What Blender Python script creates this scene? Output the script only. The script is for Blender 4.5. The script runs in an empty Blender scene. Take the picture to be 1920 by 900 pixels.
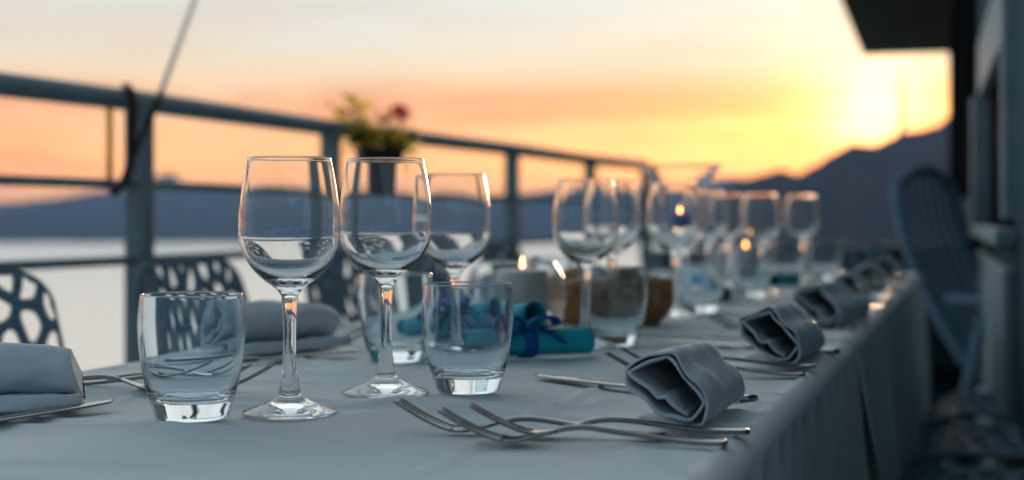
import bpy, math, random
from math import sin, cos, pi, radians, sqrt, atan2
from mathutils import Vector, Matrix, noise

S = bpy.context.scene
random.seed(7)

# ------------------------------------------------------------------ camera
F = 2667.0                    # focal length in photo pixels (50 mm on a 36 mm frame, 1920 px)
HY, CX = 407.0, 960.0         # horizon row, centre column
ZC, ZT = 0.906, 0.75          # camera height, table height
YAW = radians(18.2)           # camera looks 18 degrees left of the table's long axis
SN, CS = sin(YAW), cos(YAW)

def LD(l, d, z=0.0):
    """lateral, depth, height -> world"""
    return Vector((-SN*d + CS*l, CS*d + SN*l, z))
def P(px, py, d):
    return LD((px-CX)/F*d, d, ZC-(py-HY)/F*d)
def T(px, py, z=0.0):
    d = (ZC-ZT-z)*F/(py-HY)
    return LD((px-CX)/F*d, d, ZT+z)
def AT(px, d, z=ZT):
    return LD((px-CX)/F*d, d, z)

cd = bpy.data.cameras.new('camera')
cam = bpy.data.objects.new('camera', cd)
S.collection.objects.link(cam)
S.camera = cam
cam.location = (0, 0, ZC)
cam.rotation_euler = (radians(90), 0, YAW)
cd.sensor_width = 36; cd.lens = 50
cd.shift_y = -(450-HY)/1920
cd.clip_start = 0.05; cd.clip_end = 60000
cd.dof.use_dof = True
cd.dof.focus_distance = 1.17
cd.dof.aperture_fstop = 3.7

S.view_settings.view_transform = 'Standard'
S.view_settings.look = 'None'
S.view_settings.exposure = 0.0
S.view_settings.gamma = 1.0
S.view_settings.use_curve_mapping = False
cy = S.cycles
cy.max_bounces = 20; cy.transmission_bounces = 20; cy.glossy_bounces = 8
cy.diffuse_bounces = 3; cy.transparent_max_bounces = 16
cy.sample_clamp_indirect = 6.0
cy.volume_bounces = 0
cy.use_denoising = True

# ------------------------------------------------------------------ world
SUN_AZ = radians(3.9)          # degrees left of +Y
SUN_EL = radians(3.9)
sun_dir = Vector((-sin(SUN_AZ)*cos(SUN_EL), cos(SUN_AZ)*cos(SUN_EL), sin(SUN_EL)))

W = bpy.data.worlds.new('World'); S.world = W; W.use_nodes = True
nt = W.node_tree; nt.nodes.clear()
def N(tree, t, **kw):
    n = tree.nodes.new(t)
    for k, v in kw.items(): setattr(n, k, v)
    return n
L = nt.links.new
out = N(nt, 'ShaderNodeOutputWorld')
bg = N(nt, 'ShaderNodeBackground'); L(bg.outputs[0], out.inputs[0])
bg.inputs[1].default_value = 1.0
tc = N(nt, 'ShaderNodeTexCoord')
nrm = N(nt, 'ShaderNodeVectorMath', operation='NORMALIZE'); L(tc.outputs['Generated'], nrm.inputs[0])
sep = N(nt, 'ShaderNodeSeparateXYZ'); L(nrm.outputs[0], sep.inputs[0])
def ramp(tree, stops, inp, interp='EASE'):
    r = N(tree, 'ShaderNodeValToRGB'); r.color_ramp.interpolation = interp
    e = r.color_ramp.elements
    while len(e) > 1: e.remove(e[-1])
    e[0].position = stops[0][0]; e[0].color = (*stops[0][1], 1)
    for p, c in stops[1:]:
        x = e.new(p); x.color = (*c, 1)
    tree.links.new(inp, r.inputs[0]); return r
def math_(tree, op, a, b=None, clamp=False):
    m = N(tree, 'ShaderNodeMath', operation=op); m.use_clamp = clamp
    for i, v in enumerate((a, b)):
        if v is None: continue
        if hasattr(v, 'links'): tree.links.new(v, m.inputs[i])
        else: m.inputs[i].default_value = v
    return m.outputs[0]
def mix(tree, f, a, b, bt='MIX'):
    m = N(tree, 'ShaderNodeMix', data_type='RGBA', blend_type=bt)
    for i, v in ((0, f), (6, a), (7, b)):
        if hasattr(v, 'links'): tree.links.new(v, m.inputs[i])
        else: m.inputs[i].default_value = v if i == 0 else (*v, 1)
    return m.outputs[2]
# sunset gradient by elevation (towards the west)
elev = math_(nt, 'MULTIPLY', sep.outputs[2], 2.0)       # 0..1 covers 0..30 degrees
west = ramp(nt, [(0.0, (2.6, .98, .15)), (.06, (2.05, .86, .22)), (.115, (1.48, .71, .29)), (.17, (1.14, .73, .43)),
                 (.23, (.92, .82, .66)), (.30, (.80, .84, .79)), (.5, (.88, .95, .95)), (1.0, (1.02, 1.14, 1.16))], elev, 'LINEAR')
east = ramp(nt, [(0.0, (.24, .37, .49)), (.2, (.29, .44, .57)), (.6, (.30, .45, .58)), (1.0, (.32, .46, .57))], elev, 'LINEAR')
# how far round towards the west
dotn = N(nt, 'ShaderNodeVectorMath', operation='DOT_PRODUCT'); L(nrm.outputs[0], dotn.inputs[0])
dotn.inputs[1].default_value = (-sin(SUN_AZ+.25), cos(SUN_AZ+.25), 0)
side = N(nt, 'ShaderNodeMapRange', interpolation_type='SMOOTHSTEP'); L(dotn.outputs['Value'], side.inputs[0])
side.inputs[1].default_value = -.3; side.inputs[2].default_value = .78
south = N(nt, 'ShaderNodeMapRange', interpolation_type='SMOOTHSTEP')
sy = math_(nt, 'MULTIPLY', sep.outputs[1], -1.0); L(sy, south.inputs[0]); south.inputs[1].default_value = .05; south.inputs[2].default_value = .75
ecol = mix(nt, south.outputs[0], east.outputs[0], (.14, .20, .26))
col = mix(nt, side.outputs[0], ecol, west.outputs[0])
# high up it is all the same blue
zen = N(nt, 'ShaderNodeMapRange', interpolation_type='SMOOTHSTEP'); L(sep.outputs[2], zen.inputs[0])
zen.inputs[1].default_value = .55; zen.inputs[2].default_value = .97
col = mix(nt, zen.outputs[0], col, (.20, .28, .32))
# glow round the sun
dots = N(nt, 'ShaderNodeVectorMath', operation='DOT_PRODUCT'); L(nrm.outputs[0], dots.inputs[0])
dots.inputs[1].default_value = sun_dir
dc = math_(nt, 'MAXIMUM', dots.outputs['Value'], 0.0)
def glow(power, c, col):
    g = math_(nt, 'POWER', dc, power)
    gm = N(nt, 'ShaderNodeVectorMath', operation='SCALE'); gm.inputs[0].default_value = c
    L(g, gm.inputs['Scale'])
    return mix(nt, 1.0, col, gm.outputs[0], 'ADD')
lowm = ramp(nt, [(0, (1,)*3), (.10, (.9,)*3), (.22, (0,)*3)], elev, 'EASE')
near_sun = math_(nt, 'POWER', dc, 60)
col = mix(nt, math_(nt, 'MULTIPLY', lowm.outputs[0], near_sun), col, (3.4, 1.28, .24))
col = glow(60, (.06, .04, .0), col)
col = glow(420, (.80, .42, .14), col)
col = glow(2200, (2.6, 2.2, 1.1), col)
# streaky cloud near the horizon
mp = N(nt, 'ShaderNodeMapping'); L(nrm.outputs[0], mp.inputs[0]); mp.inputs['Scale'].default_value = (2.2, 2.2, 17)
mp.inputs['Rotation'].default_value = (0, .03, 0)
nz = N(nt, 'ShaderNodeTexNoise'); L(mp.outputs[0], nz.inputs[0]); nz.inputs['Scale'].default_value = 1.6
nz.inputs['Detail'].default_value = 5; nz.inputs['Roughness'].default_value = .55; nz.inputs['Distortion'].default_value = .3
cm = N(nt, 'ShaderNodeMapRange', interpolation_type='SMOOTHSTEP'); L(nz.outputs[0], cm.inputs[0])
cm.inputs[1].default_value = .44; cm.inputs[2].default_value = .62
band = ramp(nt, [(0, (.25,)*3), (.06, (.8,)*3), (.16, (1,)*3), (.21, (.25,)*3), (.34, (.35,)*3), (.6, (0,)*3)], elev, 'EASE')
cf = math_(nt, 'MULTIPLY', cm.outputs[0], band.outputs[0])
cf = math_(nt, 'MULTIPLY', cf, .95)
col = mix(nt, cf, col, mix(nt, 1.0, col, (.90, .60, .50), 'MULTIPLY'))
# the physical sky adds its part overhead
sky = N(nt, 'ShaderNodeTexSky', sky_type='NISHITA'); sky.sun_disc = False
sky.sun_elevation = SUN_EL; sky.sun_rotation = -SUN_AZ
ss = N(nt, 'ShaderNodeVectorMath', operation='SCALE'); L(sky.outputs[0], ss.inputs[0]); ss.inputs['Scale'].default_value = .012
col = mix(nt, 1.0, col, ss.outputs[0], 'ADD')
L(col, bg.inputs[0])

sd = bpy.data.lights.new('sun', 'SUN'); sd.energy = 1.3; sd.angle = radians(6); sd.color = (1, .66, .42)
sun = bpy.data.objects.new('sun', sd); S.collection.objects.link(sun)
sun.rotation_euler = (-sun_dir).to_track_quat('-Z', 'Y').to_euler()

# ------------------------------------------------------------------ helpers
def mat(name, base, rough=.6, metal=0, trans=0, ior=1.5, bump=None, noise_col=None, spec=.5, coat=0, sheen=0, sss=0, transl=0):
    """bump = [(kind, scale, strength, distance)], noise_col = (scale, amount)"""
    m = bpy.data.materials.new(name); m.use_nodes = True
    t = m.node_tree; b = t.nodes['Principled BSDF']
    b.inputs['Base Color'].default_value = (*base, 1)
    b.inputs['Roughness'].default_value = rough
    b.inputs['Metallic'].default_value = metal
    b.inputs['Transmission Weight'].default_value = trans
    b.inputs['IOR'].default_value = ior
    b.inputs['Specular IOR Level'].default_value = spec
    b.inputs['Coat Weight'].default_value = coat
    b.inputs['Sheen Weight'].default_value = sheen
    if sss:
        b.inputs['Subsurface Weight'].default_value = sss
        b.inputs['Subsurface Radius'].default_value = (.02, .01, .006)
    co = N(t, 'ShaderNodeTexCoord')
    if noise_col:
        nn = N(t, 'ShaderNodeTexNoise'); nn.inputs['Scale'].default_value = noise_col[0]; nn.inputs['Detail'].default_value = 6
        t.links.new(co.outputs['Object'], nn.inputs[0])
        a = noise_col[1]
        r = ramp(t, [(.3, tuple(c*(1-a) for c in base)), (.7, tuple(min(1, c*(1+a)) for c in base))], nn.outputs[0], 'LINEAR')
        t.links.new(r.outputs[0], b.inputs['Base Color'])
    prev = None
    for kind, sc, st, dist in bump or ():
        if kind == 'noise':
            n = N(t, 'ShaderNodeTexNoise'); n.inputs['Scale'].default_value = sc; n.inputs['Detail'].default_value = 5
        elif kind == 'voronoi':
            n = N(t, 'ShaderNodeTexVoronoi'); n.inputs['Scale'].default_value = sc
        else:
            n = N(t, 'ShaderNodeTexWave'); n.inputs['Scale'].default_value = sc; n.inputs['Distortion'].default_value = .12
            n.bands_direction = kind
        t.links.new(co.outputs['Object'], n.inputs[0])
        bp = N(t, 'ShaderNodeBump'); bp.inputs['Strength'].default_value = st; bp.inputs['Distance'].default_value = dist
        t.links.new(n.outputs['Fac'] if 'Fac' in n.outputs else n.outputs[0], bp.inputs['Height'])
        if prev: t.links.new(prev, bp.inputs['Normal'])
        prev = bp.outputs[0]
    if prev: t.links.new(prev, b.inputs['Normal'])
    if transl:
        tr = N(t, 'ShaderNodeBsdfTranslucent'); tr.inputs[0].default_value = (*[min(1, c*2.2) for c in base], 1)
        mx = N(t, 'ShaderNodeMixShader'); mx.inputs[0].default_value = transl
        t.links.new(b.outputs[0], mx.inputs[1]); t.links.new(tr.outputs[0], mx.inputs[2])
        t.links.new(mx.outputs[0], t.nodes['Material Output'].inputs[0])
    return m

def emit(name, stops, strength):
    m = bpy.data.materials.new(name); m.use_nodes = True; t = m.node_tree; t.nodes.clear()
    o = N(t, 'ShaderNodeOutputMaterial'); e = N(t, 'ShaderNodeEmission'); t.links.new(e.outputs[0], o.inputs[0])
    co = N(t, 'ShaderNodeTexCoord'); sp = N(t, 'ShaderNodeSeparateXYZ'); t.links.new(co.outputs['Generated'], sp.inputs[0])
    r = ramp(t, stops, sp.outputs[2], 'LINEAR'); t.links.new(r.outputs[0], e.inputs[0]); e.inputs[1].default_value = strength
    return m

def obj(name, verts, faces, m=None, parent=None, smooth=True, loc=None):
    me = bpy.data.meshes.new(name); me.from_pydata([tuple(v) for v in verts], [], faces); me.validate()
    if smooth: me.polygons.foreach_set('use_smooth', [True]*len(me.polygons))
    o = bpy.data.objects.new(name, me); S.collection.objects.link(o)
    if m: me.materials.append(m)
    if parent: o.parent = parent
    if loc: o.location = loc
    return o
def tag(o, label=None, cat=None, group=None, kind=None):
    if label: o['label'] = label
    if cat: o['category'] = cat
    if group: o['group'] = group
    if kind: o['kind'] = kind
    return o
def thing(name, label, cat, loc=(0, 0, 0), rz=0, group=None):
    o = bpy.data.objects.new(name, None); S.collection.objects.link(o); o.empty_display_size = .02
    o.location = loc; o.rotation_euler = (0, 0, rz)
    return tag(o, label, cat, group)
def dup(root, loc, rz, label=None, group=None, first=[set()]):
    """a copy of a thing with copies of its parts and sub-parts"""
    if root.name not in first[0]:
        first[0].add(root.name); r = root
    else:
        def cp(o, par):
            c = o.copy(); S.collection.objects.link(c); c.parent = par
            for ch in o.children: cp(ch, c)
            return c
        r = cp(root, None)
    r.location = loc; r.rotation_euler = (0, 0, rz)
    if label: r['label'] = label
    if group: r['group'] = group
    return r
class MB:
    def __init__(s): s.v = []; s.f = []
    def add(s, v, f):
        n = len(s.v); s.v += [Vector(x) for x in v]; s.f += [tuple(i+n for i in q) for q in f]
    def box(s, a, b, M=None):
        x0, y0, z0 = a; x1, y1, z1 = b
        v = [Vector(p) for p in ((x0,y0,z0),(x1,y0,z0),(x1,y1,z0),(x0,y1,z0),(x0,y0,z1),(x1,y0,z1),(x1,y1,z1),(x0,y1,z1))]
        if M: v = [M @ p for p in v]
        s.add(v, [(0,3,2,1),(4,5,6,7),(0,1,5,4),(1,2,6,5),(2,3,7,6),(3,0,4,7)])
    def tube(s, pts, r, n=10, caps=True, flat=1.0):
        pts = [Vector(p) for p in pts]; R = r if isinstance(r, (list, tuple)) else [r]*len(pts)
        vs = []; up = Vector((0, 0, 1)); prevx = None
        for i, p in enumerate(pts):
            d = (pts[min(i+1, len(pts)-1)]-pts[max(i-1, 0)]).normalized()
            if prevx is None:
                x = d.cross(up)
                if x.length < .05: x = Vector((1, 0, 0))
            else: x = prevx - d*prevx.dot(d)
            x.normalize(); y = x.cross(d); prevx = x
            for k in range(n):
                a = 2*pi*k/n; vs.append(p + x*cos(a)*R[i] + y*sin(a)*R[i]*flat)
        fs = []
        for i in range(len(pts)-1):
            for k in range(n):
                k2 = (k+1) % n; fs.append((i*n+k, i*n+k2, (i+1)*n+k2, (i+1)*n+k))
        if caps: fs.append(tuple(range(n-1, -1, -1))); fs.append(tuple((len(pts)-1)*n+k for k in range(n)))
        s.add(vs, fs)
    def build(s, name, m, parent=None, smooth=True, loc=None):
        return obj(name, s.v, s.f, m, parent, smooth, loc)
def bevel(o, w, seg=2):
    b = o.modifiers.new('bevel', 'BEVEL'); b.width = w; b.segments = seg; b.limit_method = 'ANGLE'; return o
def catmull(pts, n, closed=False):
    res = []; m = len(pts)
    rng = range(m if closed else m-1)
    for i in rng:
        p = [pts[(i+k) % m] if closed else pts[min(max(i+k, 0), m-1)] for k in (-1, 0, 1, 2)]
        for j in range(n):
            t = j/n
            res.append(tuple(.5*((2*b)+(-a+c)*t+(2*a-5*b+4*c-d)*t*t+(-a+3*b-3*c+d)*t**3) for a, b, c, d in zip(*p)))
    if not closed: res.append(tuple(pts[-1]))
    return res
def lathe(prof, n=64):
    vs = []; fs = []; rows = []
    for r, z in prof:
        if r < 1e-6: rows.append([len(vs)]); vs.append((0, 0, z))
        else:
            rows.append(list(range(len(vs), len(vs)+n))); vs += [(r*cos(2*pi*k/n), r*sin(2*pi*k/n), z) for k in range(n)]
    for a, b in zip(rows[:-1], rows[1:]):
        for k in range(n):
            k2 = (k+1) % n
            if len(a) == 1 and len(b) == 1: continue
            if len(a) == 1: fs.append((a[0], b[k2], b[k]))
            elif len(b) == 1: fs.append((a[k], a[k2], b[0]))
            else: fs.append((a[k], a[k2], b[k2], b[k]))
    return vs, fs

# ------------------------------------------------------------------ materials
M_glass = mat('clear_glass', (.985, .993, 1.0), rough=0.0, trans=1, ior=1.5)
M_tumbler = mat('faintly_blue_glass', (.88, .96, 1.0), rough=0.0, trans=1, ior=1.5)
M_cloth = mat('tablecloth_cotton', (.76, .79, .79), rough=.85, sheen=.15, spec=.2,
              bump=[('noise', 5, .35, .006), ('noise', 38, .35, .0015), ('noise', 700, .35, .0006), ('X', 180, .16, .0005), ('Y', 180, .16, .0005)], noise_col=(3.0, .04))
M_napkin = mat('blue_grey_linen', (.70, .75, .80), rough=.95, sheen=.05, spec=.05,
               bump=[('noise', 30, .4, .004), ('noise', 110, .45, .0022), ('noise', 320, .4, .0010), ('X', 300, .25, .0006), ('Y', 300, .25, .0006)], noise_col=(60, .07))
M_steel = mat('brushed_steel', (.27, .27, .27), rough=.08, metal=1, bump=[('noise', 260, .03, .0003)])
M_teal = mat('teal_paper', (.015, .40, .50), rough=.6, spec=.25, bump=[('noise', 300, .12, .0003)], noise_col=(40, .06))
M_ribbon = mat('blue_satin_ribbon', (.006, .15, .48), rough=.5, sheen=0, spec=.2, transl=.2)
M_wax = mat('ivory_wax', (.70, .68, .62), rough=.45, sss=.4)
M_bluewax = mat('blue_wax', (.03, .11, .38), rough=.4, sss=.2)
M_wick = mat('burnt_wick', (.02, .015, .01), rough=.9)
M_flame = emit('candle_flame', [(0, (.25, .1, .3)), (.25, (1, .35, .05)), (.6, (1, .62, .18)), (1, (1, .45, .08))], 14)
M_vase = mat('thin_vase_glass', (.99, .99, .99), rough=0.0, trans=1, ior=1.28)
M_wicker = mat('brown_wicker', (.42, .20, .08), rough=.6, noise_col=(60, .35), bump=[('noise', 120, .3, .001)])
M_bread = mat('bread_crust', (.48, .27, .11), rough=.8, noise_col=(22, .4), bump=[('noise', 60, .5, .003)])
M_rail = mat('grey_painted_rail', (.26, .35, .385), rough=.5, spec=.25, noise_col=(9, .12), bump=[('noise', 60, .1, .001)])
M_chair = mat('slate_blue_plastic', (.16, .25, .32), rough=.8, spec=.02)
M_garden = mat('slate_resin', (.15, .27, .36), rough=.8, spec=.15)
M_deck = mat('dark_deck_tiles', (.018, .034, .046), rough=1, spec=0, noise_col=(2, .3), bump=[('noise', 20, .2, .002)])
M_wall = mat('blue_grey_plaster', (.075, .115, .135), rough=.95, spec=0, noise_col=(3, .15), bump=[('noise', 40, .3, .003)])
M_trim = mat('pale_trim', (.25, .35, .39), rough=.8, spec=.05, noise_col=(8, .1))
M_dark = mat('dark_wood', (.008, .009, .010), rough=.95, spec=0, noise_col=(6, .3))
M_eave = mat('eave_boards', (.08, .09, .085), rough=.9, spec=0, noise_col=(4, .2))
M_pane = mat('window_glass', (.02, .025, .03), rough=.08, spec=.6)
M_curtain = mat('dark_red_curtain', (.13, .02, .03), rough=.9, bump=[('X', 12, .6, .02)])
M_hill = mat('far_hillside_scrub', (.075, .052, .052), rough=1, spec=0, noise_col=(.004, .3))
M_pot = mat('dark_green_pot', (.015, .022, .022), rough=.4, noise_col=(20, .2))
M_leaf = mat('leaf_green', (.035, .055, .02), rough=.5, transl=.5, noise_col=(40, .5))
M_leaf_dry = mat('leaf_amber', (.85, .36, .04), rough=.5, transl=.9, noise_col=(40, .4))  # sunset glow through the leaves, put into their base colour as amber
M_petal = mat('crimson_petal', (.42, .0, .045), rough=.6, transl=.55)
M_pink = mat('pale_pink_petal', (.45, .10, .11), rough=.5, transl=.4)
M_rope = mat('cream_rope', (.80, .74, .58), rough=.8, transl=.85)
M_strap = mat('burgundy_strap', (.035, .012, .022), rough=.8)
M_yellow = mat('amber_cord', (.60, .34, .09), rough=.6, transl=.65)
M_mast = mat('mast_steel', (.05, .05, .05), rough=.6)

# ------------------------------------------------------------------ setting: sea, mountains
def sea():
    rs = [20, 60, 150, 400, 900, 1800, 3500, 5500, 7300]; n = 72
    vs = []; fs = []
    for r in rs: vs += [(r*cos(2*pi*k/n), r*sin(2*pi*k/n), -60) for k in range(n)]
    for i in range(len(rs)-1):
        for k in range(n): fs.append((i*n+k, (i+1)*n+k, (i+1)*n+(k+1) % n, i*n+(k+1) % n))
    fs.append(tuple(range(n)))
    m = mat('sea_water', (.97, .88, .77), rough=.30, metal=.8)
    t = m.node_tree; b = t.nodes['Principled BSDF']; co = N(t, 'ShaderNodeTexCoord')
    n1 = N(t, 'ShaderNodeTexNoise'); n1.inputs['Scale'].default_value = .09; n1.inputs['Detail'].default_value = 4
    t.links.new(co.outputs['Object'], n1.inputs[0])
    bp = N(t, 'ShaderNodeBump'); bp.inputs['Strength'].default_value = 1; bp.inputs['Distance'].default_value = 2.2
    t.links.new(n1.outputs[0], bp.inputs['Height']); t.links.new(bp.outputs[0], b.inputs['Normal'])
    tag(obj('sea', vs, fs, m), kind='structure')
sea()

def interp(tab, x):
    if x <= tab[0][0]: return tab[0][1]
    for (a, b), (c, d) in zip(tab[:-1], tab[1:]):
        if x <= c:
            t = (x-a)/(c-a); t = t*t*(3-2*t)*.5 + t*.5
            return b + (d-b)*t
    return tab[-1][1]
def range_mesh(name, ridge, d_shore, d_ridge, d_back, px0, px1, m, seed, rough):
    nu, nv = 420, 26; vs = []; fs = []
    for i in range(nu+1):
        px = px0 + (px1-px0)*i/nu
        zr = ZC + (HY-interp(ridge, px)+2.2*noise.noise(Vector((px*.035, seed, 0)))+1.3*noise.noise(Vector((px*.11, seed, 5))))/F*d_ridge
        for j in range(nv+1):
            t = j/nv
            if t < .7:
                u = t/.7; d = d_shore + (d_ridge-d_shore)*u
                h = -60 - 3 + (zr+63)*(u**1.15)
                h += rough*sin(pi*u)*noise.noise(Vector((px*.012, u*4, seed)))*2
                h = min(h, ZC + (zr-ZC)*d/d_ridge*.985) if u < .98 else h
            else:
                u = (t-.7)/.3; d = d_ridge + (d_back-d_ridge)*u
                h = zr - (zr+63)*u**1.3
            vs.append(LD((px-CX)/F*d, d, h))
    for i in range(nu):
        for j in range(nv):
            a = i*(nv+1)+j; fs.append((a, a+nv+1, a+nv+2, a+1))
    return tag(obj(name, vs, fs, m), kind='structure')
far_ridge = [(-500, 390), (-200, 372), (0, 379), (100, 371), (180, 358), (250, 352), (276, 345), (300, 324), (325, 323), (350, 347), (420, 353), (520, 356),
             (640, 352), (800, 360), (960, 364), (1060, 350), (1130, 342), (1200, 352), (1300, 345), (1360, 330), (1420, 334), (1500, 350), (1700, 380)]
range_mesh('mountains', far_ridge, 3330, 5000, 6200, -500, 1720, M_hill, 3.1, 30)
near_ridge = [(1300, 425), (1360, 352), (1400, 333), (1430, 324), (1465, 315), (1498, 323), (1525, 309), (1560, 285), (1600, 266), (1640, 270), (1665, 256),
              (1690, 244), (1730, 240), (1757, 232), (1790, 203), (1850, 180), (2000, 150), (2300, 190), (2600, 260)]
range_mesh('hills', near_ridge, 950, 1500, 2200, 1300, 2600, M_hill, 9.7, 16)

mast = thing('radio_mast', 'thin radio mast standing on the hilltop against the bright sunset', 'mast', P(1691, 246, 1499))
mb = MB(); mb.tube([(0, 0, -4), (0, 0, 22)], 2.6, 8); mb.build('base', M_mast, mast)
mb = MB(); mb.tube([(0, 0, 20), (0, 0, 58)], [2.2, 1.5], 8)
for h in (34, 44): mb.box((-4.5, -.4, h), (4.5, .4, h+1.2))
mb.build('pole', M_mast, mast)

# pale sea air that turns the far mountains blue
hb = MB(); hb.box((-7400, -7400, -64), (7400, 7400, 168))
hz = hb.build('haze', None, smooth=False)
hm = bpy.data.materials.new('sea_haze'); hm.use_nodes = True; ht = hm.node_tree; ht.nodes.clear()
ho = N(ht, 'ShaderNodeOutputMaterial'); hv = N(ht, 'ShaderNodeVolumePrincipled'); ht.links.new(hv.outputs[0], ho.inputs['Volume'])
hv.inputs['Color'].default_value = (.30, .58, 1.0, 1); hv.inputs['Density'].default_value = 1.2e-4; hv.inputs['Anisotropy'].default_value = .2
hz.data.materials.append(hm); tag(hz, kind='stuff')

# land that carries the terrace
def land():
    vs = []; fs = []; nx, ny = 40, 40
    for i in range(nx+1):
        for j in range(ny+1):
            x = -6 + 160*(i/nx)**1.8; y = -60 + 400*j/ny
            h = -.6 - 10*noise.noise(Vector((x*.02, y*.02, 2)))**2
            if x < -2.6: h = -62 + (x+6)*2
            if y > 14: h -= (y-14)*.75
            h = max(h, -62)
            vs.append((x, y, h))
    for i in range(nx):
        for j in range(ny):
            a = i*(ny+1)+j; fs.append((a, a+ny+1, a+ny+2, a+1))
    tag(obj('terrain', vs, fs, mat('dark_scrub', (.045, .05, .035), rough=1, noise_col=(.3, .4))), kind='structure')
land()
mb = MB(); mb.box((-2.4, -3, -.45), (4.0, 12.5, 0))
tag(mb.build('terrace_floor', M_deck, smooth=False), kind='structure')

# ------------------------------------------------------------------ building on the right
def wl(d): return .1975 + .2927*d           # lateral position of the wall at a depth
A = LD(wl(1.2), 1.2); B = LD(wl(11.9), 11.9)
wdir = (B-A).normalized(); wn = Vector((-wdir.y, wdir.x, 0))   # towards the table
wrot = atan2(wdir.y, wdir.x)
bld = thing('building', 'dark blue-grey building with a projecting eave beside the terrace', 'building', A, wrot)
Lw = (B-A).length
def s_at(d): return (LD(wl(d), d)-A).length
def wpart(name, s0, s1, z0, z1, t0, t1, m, par=bld, b=.006):
    mb = MB(); mb.box((s0, t0, z0), (s1, t1, z1)); o = mb.build(name, m, par, smooth=False); bevel(o, b); return o
sw0, sw1 = s_at(3.25), s_at(4.75)
# wall with a window opening
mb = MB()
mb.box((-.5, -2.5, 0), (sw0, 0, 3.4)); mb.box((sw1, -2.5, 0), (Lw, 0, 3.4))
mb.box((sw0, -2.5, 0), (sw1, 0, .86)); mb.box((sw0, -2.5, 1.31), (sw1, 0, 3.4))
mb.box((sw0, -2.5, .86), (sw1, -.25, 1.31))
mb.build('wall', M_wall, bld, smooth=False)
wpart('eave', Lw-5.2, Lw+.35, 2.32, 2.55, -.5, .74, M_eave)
wpart('roof', -.5, Lw+.3, 3.4, 3.55, -2.7, .25, M_eave)
win = wpart('window', sw0-.05, sw1+.05, 1.31, 1.49, -.01, .03, M_trim)
wpart('frame', sw0-.05, sw0+.02, .9, 1.31, -.012, .03, M_trim, win)
wpart('frame', sw1-.03, sw1+.10, .86, 1.31, -.012, .05, M_trim, win)
mb = MB(); mb.box((sw0+.02, -.14, .9), (sw1-.03, -.13, 1.31)); mb.build('pane', M_pane, win)
wpart('sill', sw0-.15, sw1+.2, .842, .88, .002, .05, M_trim, win)
wpart('panel', sw0-.1, sw1+.1, .2, .79, .002, .03, M_trim)
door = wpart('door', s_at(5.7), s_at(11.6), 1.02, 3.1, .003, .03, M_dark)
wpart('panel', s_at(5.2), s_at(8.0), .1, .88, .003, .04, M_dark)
mb = MB()
for k in range(36):
    s = sw0+.05+(sw1-sw0-.12)*k/35
    mb.tube([(s, -.06+.012*sin(k*1.9), .95), (s, -.06+.014*sin(k*1.9+.4), 1.4)], .024, 6)
tag(mb.build('curtain', M_curtain), 'dark red curtain hanging behind the window of the building', 'curtain').matrix_world = Matrix.Translation(A) @ Matrix.Rotation(wrot, 4, 'Z')

# ------------------------------------------------------------------ railing
rail_pts = [(-1.55, 1.31), (-.817, 3.12), (-.5175, 4.06), (0, 5.33), (.3477, 6.33), (.655, 6.95)]
rail_pts = [LD(l, d) for l, d in rail_pts]
rl = thing('metal_railing', 'grey painted metal railing with three bars along the terrace edge above the sea', 'railing', (0, 0, 0))
for z, r, nm in ((1.160, .024, 'top_rail'), (.977, .0105, 'middle_rail'), (.812, .0105, 'lower_rail'), (.42, .0105, 'lower_rail')):
    mb = MB()
    p = [Vector((q.x, q.y, z)) for q in rail_pts]
    mb.tube(p, r, 16); mb.build(nm, M_rail, rl)
for i, q in enumerate(rail_pts):
    w = .0255
    mb = MB(); mb.box((-w, -w, 0), (w, w, 1.15)); o = mb.build('post', M_rail, rl, smooth=False); bevel(o, .006)
    o.location = q; o.rotation_euler = (0, 0, YAW*.3)

# low parapet closing the far side of the terrace
pa, pb = LD(.70, 7.02), LD(wl(8.6)-.06, 8.6); pd = pb-pa
mb = MB(); mb.box((0, -.07, .001), (pd.length, .07, .70)); o = mb.build('parapet_wall', M_trim, smooth=False, loc=pa); bevel(o, .008); o.rotation_euler = (0, 0, atan2(pd.y, pd.x))
tag(o, 'low blue-grey parapet wall between the railing end and the building', 'wall')
mb = MB(); mb.box((-.02, -.09, .702), (pd.length+.0, .09, .745)); o2 = mb.build('coping', M_trim, o, smooth=False); bevel(o2, .008)

# cream rope, strap and cord tied on the railing
rp = thing('guy_rope', 'cream rope running up out of the railing with a burgundy strap at its foot', 'rope', P(300, 178, 2.98))
o0 = P(300, 178, 2.98)
def rel(p): return p-o0
mb = MB(); mb.tube([rel(P(296, 190, 2.98)), rel(P(365, 0, 2.98)), rel(P(460, -262, 2.98))], .0058, 10); mb.build('rope', M_rope, rp)
mb = MB(); mb.tube([rel(P(*q)) for q in ((303, 172, 2.99), (290, 200, 2.98), (268, 250, 2.97), (246, 305, 2.97), (232, 345, 2.97), (218, 358, 2.98), (208, 352, 3.0))], [.012, .012, .010, .010, .012, .014, .010], 10, flat=.6)
mb.build('strap', M_strap, rp)
mb = MB(); mb.tube([rel(P(*q)) for q in ((236, 160, 3.06), (246, 170, 3.03), (249, 200, 3.01), (247, 260, 3.0), (244, 310, 2.99), (232, 343, 2.98))], .010, 10, flat=.6)
mb.build('strap', M_strap, rp)
c0 = P(205, 190, 3.06)
mb = MB(); mb.tube([c0-c0, P(206, 262, 3.06)-c0, P(205, 345, 3.06)-c0], .0072, 8)
o = mb.build('amber_cord', M_yellow, loc=c0); tag(o, 'amber cord hanging straight between the top and middle bars of the railing', 'cord')

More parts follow.
